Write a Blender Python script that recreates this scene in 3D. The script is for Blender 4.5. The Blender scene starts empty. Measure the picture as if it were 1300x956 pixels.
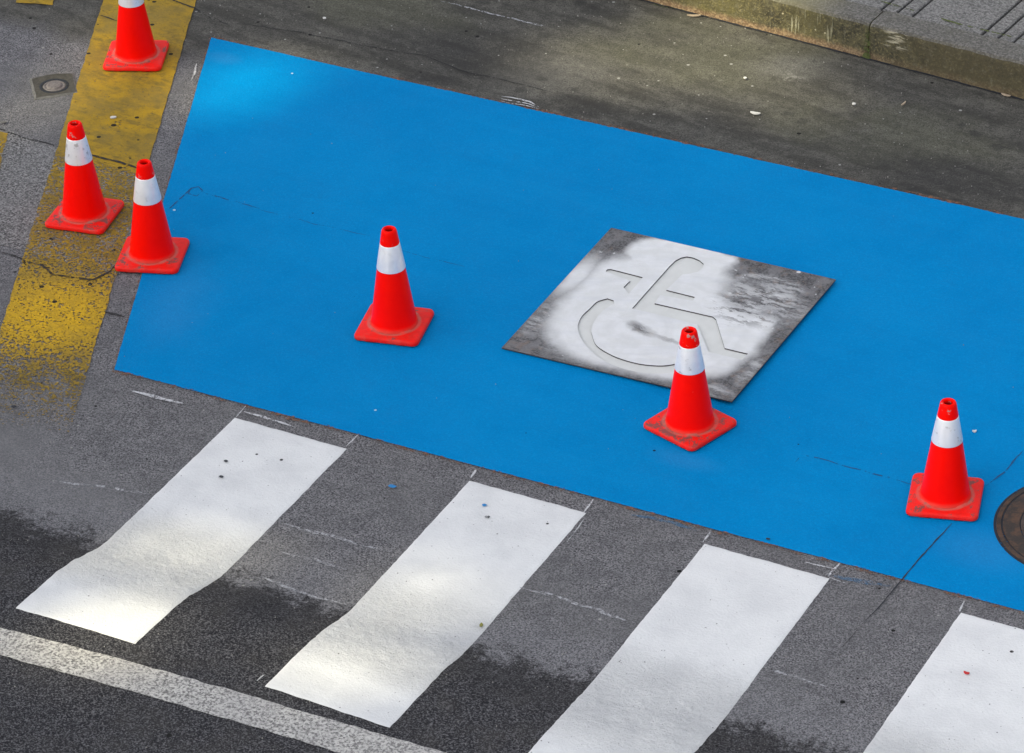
import bpy, bmesh, math, random
from mathutils import Vector, Matrix
from mathutils import noise as mn
random.seed(7)
C = bpy.data.collections.new('place'); bpy.context.scene.collection.children.link(C)
scene = bpy.context.scene
R = math.radians

# ------------------------------------------------------------------ camera maths (world: X along the bay's long edge, Y across, Z up)
ELEV, ROLL, FPX, DIST = 0.563649056, -0.0368769701, 5009.64, 17.163404
YAW = R(28.5)
def rot(v): 
    c, s = math.cos(YAW), math.sin(YAW)
    return Vector((c*v[0]-s*v[1], s*v[0]+c*v[1], v[2]))
_d = Vector((0, math.cos(ELEV), -math.sin(ELEV))); _r = Vector((1, 0, 0)); _u = Vector((0, math.sin(ELEV), math.cos(ELEV)))
_R = _r*math.cos(ROLL)+_u*math.sin(ROLL); _U = -_r*math.sin(ROLL)+_u*math.cos(ROLL)
D, RR, UU = rot(_d), rot(_R), rot(_U); CAM = -D*DIST
def ray(px, py): return D + RR*((px-650)/FPX) - UU*((py-433)/FPX)
def G(px, py, z=0.0):
    v = ray(px, py); t = (z-CAM.z)/v.z
    return CAM + v*t
def sstep(a, b, x):
    t = max(0.0, min(1.0, (x-a)/(b-a))); return t*t*(3-2*t)
def height(x, y):
    yy = y + 0.035*mn.noise(Vector((x*1.7, y*1.2, 3.1)))
    k = sstep(-.5, 1.5, x)
    h = (.062-.048*k)*sstep(-1.99, -2.33-.05*(1-k), yy) + (.032-.004*k)*max(0, min(1, (-2.06-yy)/.6))
    h += 0.0022*mn.noise(Vector((x*1.3, y*1.3, 0)))
    near = math.exp(-((y+2.2)/0.22)**2)
    h += near*0.007*mn.noise(Vector((x*9, y*11, 5))) + near*0.003*mn.noise(Vector((x*28, y*30, 9)))
    return h
def GH(px, py, dz=0.0):        # where the sight line meets the road surface
    z = 0.0
    for _ in range(8):
        p = G(px, py, z); z = height(p.x, p.y)+dz
    return G(px, py, z)

# ------------------------------------------------------------------ node helper
class NT:
    def __init__(s, name, bump=True):
        s.m = bpy.data.materials.new(name); s.m.use_nodes = True
        s.t = s.m.node_tree; s.n = s.t.nodes; s.l = s.t.links
        s.n.clear()
        s.out = s.n.new('ShaderNodeOutputMaterial'); s.b = s.n.new('ShaderNodeBsdfPrincipled')
        s.l.new(s.b.outputs[0], s.out.inputs[0])
        tc = s.n.new('ShaderNodeTexCoord'); s.P = tc.outputs['Object']
    def set(s, sock, v):
        if v is None: return
        if hasattr(v, 'node'): s.l.new(v, sock)
        else:
            if sock.type == 'RGBA' and len(v) == 3: v = (*v, 1)
            sock.default_value = v
    def inp(s, k, v): s.set(s.b.inputs[k], v)
    def noise(s, scale, detail=3, rough=0.55, vec=None, dist=0.0, col=False):
        n = s.n.new('ShaderNodeTexNoise'); s.set(n.inputs['Vector'], vec or s.P)
        n.inputs['Scale'].default_value = scale; n.inputs['Detail'].default_value = detail
        n.inputs['Roughness'].default_value = rough; n.inputs['Distortion'].default_value = dist
        return n.outputs['Color' if col else 'Fac']
    def vor(s, scale, vec=None, feat='F1', rnd=1.0, out='Distance'):
        n = s.n.new('ShaderNodeTexVoronoi'); n.feature = feat; s.set(n.inputs['Vector'], vec or s.P)
        n.inputs['Scale'].default_value = scale; n.inputs['Randomness'].default_value = rnd
        return n.outputs[out]
    def m2(s, op, a, b=0.0, c=None, clamp=False):
        n = s.n.new('ShaderNodeMath'); n.operation = op; n.use_clamp = clamp
        s.set(n.inputs[0], a); s.set(n.inputs[1], b)
        if c is not None: s.set(n.inputs[2], c)
        return n.outputs[0]
    def mr(s, v, a, b, c=0.0, d=1.0, smooth=True):
        n = s.n.new('ShaderNodeMapRange'); n.interpolation_type = 'SMOOTHSTEP' if smooth else 'LINEAR'
        s.set(n.inputs['Value'], v)
        for k, x in zip(('From Min', 'From Max', 'To Min', 'To Max'), (a, b, c, d)): s.set(n.inputs[k], x)
        return n.outputs[0]
    def mix(s, f, a, b, mode='MIX'):
        n = s.n.new('ShaderNodeMix'); n.data_type = 'RGBA'; n.blend_type = mode
        s.set(n.inputs[0], f); s.set(n.inputs[6], a); s.set(n.inputs[7], b)
        return n.outputs[2]
    def sep(s, v=None):
        n = s.n.new('ShaderNodeSeparateXYZ'); s.set(n.inputs[0], v or s.P); return n.outputs
    def vadd(s, a, b, op='ADD'):
        n = s.n.new('ShaderNodeVectorMath'); n.operation = op; s.set(n.inputs[0], a); s.set(n.inputs[1], b); return n.outputs[0]
    def vscale(s, a, f):
        n = s.n.new('ShaderNodeVectorMath'); n.operation = 'SCALE'; s.set(n.inputs[0], a); n.inputs['Scale'].default_value = f; return n.outputs[0]
    def mapping(s, loc=(0,0,0), rot=0.0, sc=(1,1,1), vec=None, typ='TEXTURE'):
        n = s.n.new('ShaderNodeMapping'); n.vector_type = typ; s.set(n.inputs[0], vec or s.P)
        n.inputs['Location'].default_value = loc; n.inputs['Rotation'].default_value = (0, 0, rot); n.inputs['Scale'].default_value = sc
        return n.outputs[0]
    def warp(s, amt, scale, detail=3, vec=None):
        c = s.noise(scale, detail, .6, vec, col=True)
        return s.vadd(vec or s.P, s.vscale(s.vadd(c, (.5,.5,.5), 'SUBTRACT'), amt))
    def blob(s, c, rx, ry, ang=0.0, soft=0.6, vec=None):
        v = s.mapping((c[0], c[1], 0), ang, (rx, ry, 1000), vec)
        n = s.n.new('ShaderNodeVectorMath'); n.operation = 'LENGTH'; s.l.new(v, n.inputs[0])
        return s.mr(n.outputs['Value'], 1.0, 1.0-soft)
    def bump(s, h, dist=0.002, strength=1.0):
        n = s.n.new('ShaderNodeBump'); n.inputs['Distance'].default_value = dist; n.inputs['Strength'].default_value = strength
        s.l.new(h, n.inputs['Height']); s.l.new(n.outputs[0], s.b.inputs['Normal'])
    def alpha(s, a):
        s.inp('Alpha', a); return s.m
    def dots(s, scale, size, keep, vec=None):        # sparse small spots of random size
        v = s.n.new('ShaderNodeTexVoronoi'); s.set(v.inputs['Vector'], vec or s.P); v.inputs['Scale'].default_value = scale
        sp = s.n.new('ShaderNodeSeparateColor'); s.l.new(v.outputs['Color'], sp.inputs[0])
        r = s.mr(sp.outputs[0], keep, 1.0, 0.0, size, False)
        return s.m2('MULTIPLY', s.m2('LESS_THAN', v.outputs['Distance'], r), s.m2('GREATER_THAN', sp.outputs[0], keep))
def stones(n, sc, w=.55):            # aggregate: one value per stone, softened with noise
    v = n.n.new('ShaderNodeTexVoronoi'); n.l.new(n.P, v.inputs['Vector']); v.inputs['Scale'].default_value = sc
    sp = n.n.new('ShaderNodeSeparateColor'); n.l.new(v.outputs['Color'], sp.inputs[0])
    return n.m2('ADD', n.m2('MULTIPLY', sp.outputs[0], w), n.m2('MULTIPLY', n.mr(n.noise(sc*.8, 4, .7), .35, .65), 1-w))
def sup(n, c, rx, ry, soft, vec, p=3.0):   # rounded-square mask
    q = n.sep(n.mapping((c[0], c[1], 0), 0, (rx, ry, 1), vec))
    a = n.m2('POWER', n.m2('ABSOLUTE', q[0]), p); b = n.m2('POWER', n.m2('ABSOLUTE', q[1]), p)
    return n.mr(n.m2('ADD', a, b), 1.0, 1.0-soft)
def mx(n, *a):
    r = a[0]
    for b in a[1:]: r = n.m2('MAXIMUM', r, b)
    return r
def flat(px, py): p = G(px, py); return (p.x, p.y)

# ------------------------------------------------------------------ materials
def mat_road():
    n = NT('worn asphalt and stained concrete')
    w = n.warp(0.25, 3, 4)
    xyz = n.sep(); X, Y = xyz[0], xyz[1]
    fine = stones(n, 172, .5); grain = n.noise(60, 4, .65); mid = n.noise(9, 5, .65); big = n.noise(1.6, 4, .6)
    # asphalt of the carriageway
    asp = n.mix(n.mr(fine, .15, .95, 0, 1, False), (.03,.03,.035), (.32,.315,.33))
    asp = n.mix(n.mr(big, .35, .7, 0, .5), asp, (.15,.15,.155))
    asp = n.mix(n.mr(mid, .42, .62, 0, .3), asp, (.085,.085,.093))
    # parking lane concrete, olive grey
    con = n.mix(n.mr(fine, .1, .95, 0, 1, False), (.036,.035,.033), (.135,.131,.118))
    con = n.mix(n.m2('MULTIPLY', n.mr(mid, .42, .66, 0, .75), n.mr(fine,.1,.8,.3,1)), con, (.15,.146,.13))
    strk = n.noise(5, 5, .65, n.mapping((0,0,0), R(-8), (2.2,.5,1)))
    con = n.mix(n.mr(strk, .42, .62, 0, .65), con, (.04,.039,.036))
    moss = n.m2('MULTIPLY', n.noise(2.6, 5, .62, w), mx(n, n.blob(flat(900,70), 1.3, .8, R(10), .9, w), n.blob(flat(1130,170), 1.4, .6, 0, .9, w), n.blob(flat(480,10), 1.1, .5, 0, .9, w)))  # moss tone that also holds warm sunlight painted into the colour
    con = n.mix(n.mr(moss, .2, .55, 0, .5), con, n.mix(fine, (.055,.057,.042), (.165,.165,.12)))
    patch = mx(n, n.blob(flat(700,95), .45, .34, R(40), .9, w), n.blob(flat(400,85), .8, .15, R(-3), .9, w), n.blob(flat(1000,85), .35, .2, R(20), .9, w))  # pale patches, with pools of sunlight painted into the concrete colour
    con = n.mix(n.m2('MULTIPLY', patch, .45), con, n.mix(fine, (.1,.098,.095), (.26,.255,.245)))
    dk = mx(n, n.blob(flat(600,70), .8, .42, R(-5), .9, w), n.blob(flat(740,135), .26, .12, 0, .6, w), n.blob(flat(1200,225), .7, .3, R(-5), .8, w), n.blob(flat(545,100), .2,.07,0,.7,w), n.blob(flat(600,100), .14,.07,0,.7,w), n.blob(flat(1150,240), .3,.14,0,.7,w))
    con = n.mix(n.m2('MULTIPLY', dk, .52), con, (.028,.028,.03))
    m3 = n.noise(22, 6, .8); con = n.mix(n.mr(m3, .5, .66, 0, .5), con, (.035,.034,.032)); con = n.mix(n.mr(m3, .44, .32, 0, .5), con, (.19,.185,.17))
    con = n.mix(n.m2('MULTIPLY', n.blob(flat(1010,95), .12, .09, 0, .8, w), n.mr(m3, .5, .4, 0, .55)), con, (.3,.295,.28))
    spots = n.vor(7, n.warp(.1, 9)); 
    spots = n.m2('MULTIPLY', n.mr(spots, .3, .16), n.mr(n.noise(1.2, 2), .48, .62))
    con = n.mix(n.m2('MULTIPLY', spots, .5), con, (.03,.03,.03))
    isb = n.mr(n.m2('ADD', Y, n.m2('MULTIPLY', n.m2('SUBTRACT', n.noise(4,3), .5), .3)), 1.5, 1.75)
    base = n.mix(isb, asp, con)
    # darker new asphalt beyond the ridge
    dn = n.noise(7, 6, .75); dn2 = n.noise(38, 4, .75)
    yw = n.m2('ADD', n.m2('ADD', Y, n.m2('MULTIPLY', n.m2('SUBTRACT', dn, .5), .55)), n.m2('MULTIPLY', n.m2('SUBTRACT', dn2, .5), .42))
    dark = n.mix(n.mr(fine, .3, 1.0, 0, 1), (.016,.016,.02), (.17,.168,.178))
    dark = n.mix(n.mr(grain, .5, .66, 0, .4), dark, (.02,.02,.024))
    dark = n.mix(n.mr(n.noise(5,4,.6), .45, .75, 0, .4), dark, (.07,.066,.062))
    dmask = n.mr(yw, -1.98, -2.12)
    pale = n.m2('MULTIPLY', n.mr(yw, -1.68, -1.95), .55)
    base = n.mix(pale, base, n.mix(n.mr(fine,.1,.9), (.09,.09,.1), (.29,.29,.31)))
    base = n.mix(dmask, base, dark)
    # greyish dusty zone at the left edge of the road
    base = n.mix(n.m2('MULTIPLY', n.m2('MULTIPLY', dmask, n.mr(yw, -2.42, -2.15)), .55), base, n.mix(fine, (.012,.012,.014), (.07,.068,.07)))
    dust = mx(n, n.blob(flat(60,610), .75, .3, R(-5), .9, w), n.blob(flat(15,570), .5, .3, 0, .9, w))
    base = n.mix(n.m2('MULTIPLY', dust, .45), base, (.19,.19,.2))
    # debris specks: white chips and black tar drops
    wd = mx(n, n.dots(16, .13, .8), n.dots(30, .17, .9)); bd = n.dots(13, .14, .8, n.vadd(n.P, (3.3,1.7,0)))
    base = n.mix(n.m2('MULTIPLY', wd, n.m2('SUBTRACT', 1.0, dmask)), base, (.3,.3,.29)); base = n.mix(bd, base, (.01,.01,.01))
    n.inp('Base Color', base); n.inp('Roughness', n.mr(mid, .3, .7, .72, .95)); n.b.inputs['Specular IOR Level'].default_value = .15
    hh = n.m2('ADD', n.m2('MULTIPLY', fine, .6), n.m2('MULTIPLY', grain, n.mr(yw, -1.9, -2.1, .4, 2.0)))
    n.bump(hh, .005, .9)
    return n.m
def mat_patch():
    n = NT('coarse worn asphalt patch')
    f = stones(n, 135, .5); g = n.noise(45, 4, .7)
    c = n.mix(n.mr(f, .15, .9), (.045,.045,.047), (.34,.336,.34))
    c = n.mix(n.mr(g, .5, .62, 0, .5), c, (.06,.06,.065))
    c = n.mix(n.mr(n.noise(3,4), .45, .7, 0, .35), c, (.2,.2,.205))
    n.inp('Base Color', c); n.inp('Roughness', .9); n.bump(n.m2('ADD', f, g), .005, .9)
    return n.m
def mat_blue():
    n = NT('fresh blue road paint')
    big = n.noise(.8, 4, .6); mid = n.noise(4, 4, .6); fine = n.noise(130, 3, .6); strk = n.noise(3, 4, .6, n.mapping((0,0,0), R(70), (3,.3,1)))
    c = n.mix(n.mr(big, .3, .7), (.0,.198,.50), (.0,.225,.545))
    c = n.mix(n.mr(strk, .45, .75, 0, .35), c, (.001,.228,.54))
    c = n.mix(n.mr(mid, .5, .8, 0, .4), c, (.0,.178,.46))
    c = n.mix(n.mr(fine, .55, .8, 0, .35), c, (.002,.24,.55))
    pale = mx(n, n.blob(flat(225,385), .22,.5, R(20), .9, n.warp(.2,4)), n.blob(flat(285,75), .13,.08,0,.8), n.blob(flat(870,585), .22,.09,0,.9), n.blob(flat(1250,700), .3,.2,0,.9))
    c = n.mix(n.m2('MULTIPLY', pale, .3), c, (.04,.24,.54))
    dirt = n.m2('MULTIPLY', n.mr(n.noise(6,5,.7), .58, .75), .12)
    c = n.mix(dirt, c, (.01,.1,.28)); st = stones(n, 150, .6)
    c = n.mix(n.mr(st, .2, .9, .16, 0), c, (.0,.12,.33)); c = n.mix(n.mr(st, .6, 1.0, 0, .3), c, (.003,.27,.6))
    c = n.mix(n.m2('MULTIPLY', n.mr(n.noise(38, 6, .85), .64, .7), .45), c, (.0,.1,.28))
    tr = n.noise(2.5, 5, .7, n.mapping((0,0,0), R(-2), (3.5,.35,1)))
    c = n.mix(n.mr(tr, .5, .7, 0, .22), c, (.0,.165,.43)); c = n.mix(n.mr(tr, .48, .3, 0, .2), c, (.004,.25,.57))
    c = n.mix(n.dots(7.5, .05, .8), c, (.006,.03,.07))
    c = n.mix(n.dots(6, .045, .86, n.vadd(n.P, (1.1,5.2,0))), c, (.4,.55,.65))
    n.inp('Base Color', c); n.inp('Roughness', n.mr(mid, .3, .7, .5, .65)); n.b.inputs['Specular IOR Level'].default_value = .02
    n.bump(n.m2('ADD', n.m2('MULTIPLY', stones(n, 110, .5), .8), n.m2('MULTIPLY', n.noise(12,4,.6), 1.2)), .004, .55)
    return n.m
def mat_white():
    n = NT('thick white road paint')
    y = n.sep()[1]
    mid = n.noise(5, 5, .6); fine = n.noise(120, 3, .6)
    c = n.mix(n.mr(mid, .35, .7), (.70,.71,.72), (.62,.63,.645))
    c = n.mix(n.mr(fine, .6, .8, 0, .3), c, (.5,.5,.52))
    near = n.m2('MULTIPLY', n.mr(y, -1.7, -1.95), n.mr(y, -2.52, -2.3))
    pit = n.m2('MULTIPLY', n.mr(n.noise(70, 4, .75), .55, .62), near)
    c = n.mix(n.m2('MULTIPLY', pit, .22), c, (.42,.44,.48))
    c = n.mix(n.dots(9, .08, .78), c, (.03,.03,.032)); c = n.mix(n.dots(34, .13, .82, n.vadd(n.P,(2,3,0))), c, (.2,.2,.21)); c = n.mix(n.dots(60, .2, .86), c, (.4,.4,.42))
    c = n.mix(n.m2('MULTIPLY', n.mr(n.noise(3,5,.7,n.mapping((0,0,0),0,(3,.4,1))), .55,.75), .16), c, (.45,.46,.5))
    n.inp('Base Color', c); n.inp('Roughness', .6); n.b.inputs['Specular IOR Level'].default_value = .2
    h = n.m2('ADD', n.m2('MULTIPLY', n.noise(90, 4, .7), .45), n.m2('MULTIPLY', n.noise(62, 5, .8), n.m2('ADD', .16, n.m2('MULTIPLY', near, 2.6))))
    n.bump(h, .011, .7)
    return n.m
def mat_yellow():
    n = NT('worn ochre road paint')
    y = n.sep()[1]
    f = n.noise(75, 6, .8); g = n.noise(13, 6, .75, n.mapping((0,0,0), R(-6), (1.6,.9,1)))
    big = n.noise(2.2, 4, .6)
    c = n.mix(n.mr(big, .35, .65), (.40,.245,.018), (.29,.19,.025))
    c = n.mix(n.mr(g, .42, .66, 0, .85), c, (.15,.11,.03)); c = n.mix(n.mr(n.noise(3.5, 6, .75, n.vadd(n.P,(4,4,0))), .44, .62, 0, .7), c, (.22,.155,.04))
    c = n.mix(n.mr(f, .5, .75, 0, .4), c, (.5,.31,.02))
    c = n.mix(n.blob(flat(60,400), .5,.5, 0, .8), c, n.mix(n.mr(g,.4,.7), (.58,.35,.018), (.38,.24,.025)))
    c = n.mix(n.m2('MULTIPLY', n.mr(n.noise(34, 5, .8), .56, .68), n.mr(g, .4, .6, .2, .9)), c, (.09,.07,.035))
    c = n.mix(n.dots(16, .22, .68), c, (.025,.022,.015)); n.b.inputs['Specular IOR Level'].default_value = .1
    v = n.m2('ADD', n.m2('ADD', n.m2('MULTIPLY', f, .42), n.m2('MULTIPLY', g, .36)), n.m2('MULTIPLY', stones(n, 120, .6), .22))
    a0, a1, a2, a3 = [G(*q).y for q in ((120,205), (60,345), (60,440), (45,535))]
    thr = n.mr(y, a0+.06, a0-.05, .375, .487)                  # coarse zone keeps less paint
    thr2 = n.mr(y, a1+.12, a1-.12, 0, -.05)
    thr3 = n.mr(y, a2+.12, a3-.08, 0, .17, False)
    th = n.m2('ADD', n.m2('ADD', thr, thr2), thr3)
    big2 = n.mr(n.noise(6, 6, .78, n.vadd(n.P,(9,2,0))), .56, .70, 0, .07)
    al = n.mr(n.m2('SUBTRACT', n.m2('SUBTRACT', v, big2), th), -.012, .012)
    n.inp('Base Color', c); n.inp('Roughness', .7); n.bump(f, .003, .7)
    return n.alpha(al)
def mat_worn(name, col, thr, scale=70, gamma=.5):
    n = NT(name)
    v = n.m2('ADD', n.m2('MULTIPLY', n.noise(scale, 4, .75), .6), n.m2('MULTIPLY', n.noise(scale*.2, 3, .6), .4))
    n.inp('Base Color', n.mix(n.mr(n.noise(90,3), .4,.7), col, tuple(x*.7 for x in col))); n.inp('Roughness', .8)
    return n.alpha(n.m2('MULTIPLY', n.mr(v, thr, thr+.08), gamma))
def mat_line():
    n = NT('old white road line, stippled')
    f = stones(n, 120, .5); g = n.noise(5, 4)
    c = n.mix(n.mr(f, .1, .8), (.13,.125,.125), (.56,.55,.53))
    c = n.mix(n.mr(g, .4, .7, 0, .3), c, (.33,.32,.33))
    n.inp('Base Color', c); n.inp('Roughness', .8); n.bump(f, .004, .8)
    return n.m
def mat_plain(name, col, rough=.7, var=.35, scale=60, metal=0.0, spec=.5):
    n = NT(name)
    n.inp('Base Color', n.mix(n.mr(n.noise(scale, 4, .65), .35, .7), col, tuple(x*(1-var) for x in col)))
    n.inp('Roughness', rough); n.inp('Metallic', metal); n.b.inputs['Specular IOR Level'].default_value = spec
    n.bump(n.noise(scale*2, 3), .001, .5)
    return n.m
def mat_kerb():
    n = NT('mossy granite kerb')
    xyz = n.sep(); Z = xyz[2]
    geo = n.n.new('ShaderNodeNewGeometry'); up = n.sep(geo.outputs['Normal'])[2]
    top = n.mr(up, .35, .85)
    f = stones(n, 110, .45); g = n.noise(12, 6, .75)
    t = n.mix(n.mr(f, .2, .9), (.085,.082,.075), (.2,.19,.175))
    t = n.mix(n.mr(g, .45, .7, 0, .6), t, (.085,.08,.06))
    fc = n.mix(n.mr(g, .35, .65), (.115,.103,.05), (.032,.029,.017))
    fc = n.mix(n.mr(f, .5, .95, 0, .6), fc, (.26,.22,.1))
    fc = n.mix(n.mr(n.noise(26,6,.85), .48, .6, 0, .75), fc, (.03,.026,.014))
    # browner towards the right stones, yellow-green to the left; orange-brown foot
    split = G(1100, 50).x
    fc = n.mix(n.mr(xyz[0], split+.05, split+.5, 0, .6), fc, n.mix(n.mr(g,.4,.6),(.052,.04,.02),(.1,.082,.038)))
    lich = mx(n, n.blob((G(900,30).x, G(900,30).y), .35, .25, 0, .8), n.blob((G(1040,40).x, G(1040,40).y), .22, .25, 0, .8))
    fc = n.mix(n.m2('MULTIPLY', lich, n.mr(g,.35,.62,0,.6)), fc, (.17,.15,.05))
    drip = n.noise(1, 4, .6, n.mapping((0,0,0), 0, (.02,.02,.35)))
    dm = n.m2('MULTIPLY', n.mr(drip, .6, .7), n.blob((G(1040,40).x, G(1040,40).y), .3, .3, 0, .7))
    fc = n.mix(n.m2('MULTIPLY', dm, .8), fc, (.5,.48,.33))
    foot = n.m2('MULTIPLY', n.mr(n.m2('ADD', Z, n.m2('MULTIPLY', g, .05)), .075, .04), n.mr(xyz[0], split+.3, split-.1, .25, 1))
    fc = n.mix(foot, fc, n.mix(n.mr(f,.4,.65),(.16,.1,.055),(.3,.21,.12)))
    sc = n.blob((G(1148,70).x, G(1148,70).y), .1, .2, 0, .5)
    hz = n.noise(1, 4, .7, n.mapping((0,0,0), 0, (.12,.12,.018)))
    fc = n.mix(n.m2('MULTIPLY', n.m2('MULTIPLY', sc, n.mr(Z,.07,.1)), n.mr(hz, .5, .58, 0, .85)), fc, (.48,.44,.32))
    spk = n.dots(38, .2, .86)
    fc = n.mix(spk, fc, (.42,.38,.25))
    c = n.mix(n.mr(n.noise(40, 6, .85, n.vadd(n.P,(5,1,0))), .52, .64, 0, .5), fc, (.16,.15,.1)); c = n.mix(top, c, t)
    c = n.mix(n.m2('MULTIPLY', n.m2('MULTIPLY', top, n.mr(xyz[0], split, split-.35)), .55), c, n.mix(g, (.27,.25,.15), (.15,.14,.07)))
    n.inp('Base Color', c); n.inp('Roughness', .88); n.bump(n.m2('ADD', f, g), .006, .8)
    return n.m
def mat_slab():
    n = NT('grey granite paving')
    f = stones(n, 125); s = n.noise(30, 4, .7, n.mapping((0,0,0), R(-4), (4,.5,1)))
    c = n.mix(n.mr(f, .1, .95), (.07,.068,.066), (.25,.245,.24))
    c = n.mix(n.mr(s, .5, .7, 0, .5), c, (.25,.24,.235))
    n.inp('Base Color', c); n.inp('Roughness', .8); n.bump(f, .004, .7)
    return n.m
def obj_noise_vec(n):
    oi = n.n.new('ShaderNodeObjectInfo'); r = oi.outputs['Random']
    cv = n.n.new('ShaderNodeCombineXYZ'); n.l.new(r, cv.inputs[0]); n.l.new(r, cv.inputs[1])
    return n.vadd(n.P, n.vscale(cv.outputs[0], 37.0)), oi
def mat_cone(name, kind):
    n = NT(name)
    v, oi = obj_noise_vec(n)
    dirt = n.n.new('ShaderNodeSeparateColor'); n.l.new(oi.outputs['Color'], dirt.inputs[0]); amt = dirt.outputs[0]
    g = n.noise(28, 5, .65, v); f = n.noise(110, 4, .7, v); st = n.noise(14, 5, .7, v, .4)
    z = n.sep()[2]
    if kind == 'body':
        c = n.mix(n.mr(g, .35, .7), (.985,.003,.0002), (.96,.002,.0002))
        tip = n.mr(z, .42, .43); hole = n.m2('MULTIPLY', n.mr(z, .497, .47), n.m2('LESS_THAN', n.m2('ADD', n.m2('POWER', n.sep()[0], 2.0), n.m2('POWER', n.sep()[1], 2.0)), .00052))
        sc = n.m2('MULTIPLY', n.m2('MULTIPLY', n.mr(g, .6, .64), tip), amt)
        c = n.mix(sc, c, (.4,.3,.26))
        low = n.m2('MULTIPLY', n.mr(n.m2('ADD', z, n.m2('MULTIPLY', st, .02)), .062, .034), .55)
        c = n.mix(low, c, (.3,.1,.07))
        c = n.mix(n.m2('MULTIPLY', n.dots(26, .1, .86, v), amt), c, (.7,.4,.35))
        c = n.mix(hole, c, (.03,.004,.003))  # shade inside the open tip painted into the colour
        n.inp('Roughness', n.mr(g, .3, .7, .28, .4)); n.b.inputs['Specular IOR Level'].default_value = .08
    elif kind == 'base':
        c = n.mix(n.mr(g, .35, .7), (.86,.008,.004), (.72,.01,.006))
        c = n.mix(n.mr(st, .45, .7, 0, .5), c, (.62,.07,.05))
        d = n.m2('ADD', st, n.m2('MULTIPLY', n.m2('SUBTRACT', f, .5), .3))
        k = n.mr(d, n.m2('SUBTRACT', .62, n.m2('MULTIPLY', amt, .12)), n.m2('SUBTRACT', .66, n.m2('MULTIPLY', amt, .1)))
        topm = n.mr(z, .021, .027)
        c = n.mix(n.m2('MULTIPLY', n.m2('MULTIPLY', k, topm), .8), c, (.1,.07,.065))
        c = n.mix(n.m2('MULTIPLY', n.mr(f, .6, .75), n.m2('MULTIPLY', amt, .4)), c, (.4,.26,.22))
        rad = n.m2('SQRT', n.m2('ADD', n.m2('POWER', n.sep()[0], 2.0), n.m2('POWER', n.sep()[1], 2.0)))
        ringm = n.m2('MULTIPLY', n.mr(rad, .124, .114), topm)
        c = n.mix(n.m2('MULTIPLY', ringm, n.mr(g, .25, .6, .25, .75)), c, (.5,.14,.11))
        n.inp('Roughness', .5); n.b.inputs['Specular IOR Level'].default_value = .2
    else:
        c = n.mix(n.mr(st, .35, .7), (.93,.92,.93), (.84,.83,.85))
        k = n.m2('MULTIPLY', n.mr(g, .58, .66), amt)
        c = n.mix(n.m2('MULTIPLY', k, .6), c, (.3,.27,.25))
        n.inp('Roughness', .35); n.inp('Metallic', .35); n.b.inputs['Specular IOR Level'].default_value = .6
    n.inp('Base Color', c)
    n.bump(g, .0015, .4)
    return n.m
PC = (G(776,292)+G(1061,360)+G(929,515.5)+G(637,444.5))/4
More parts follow.
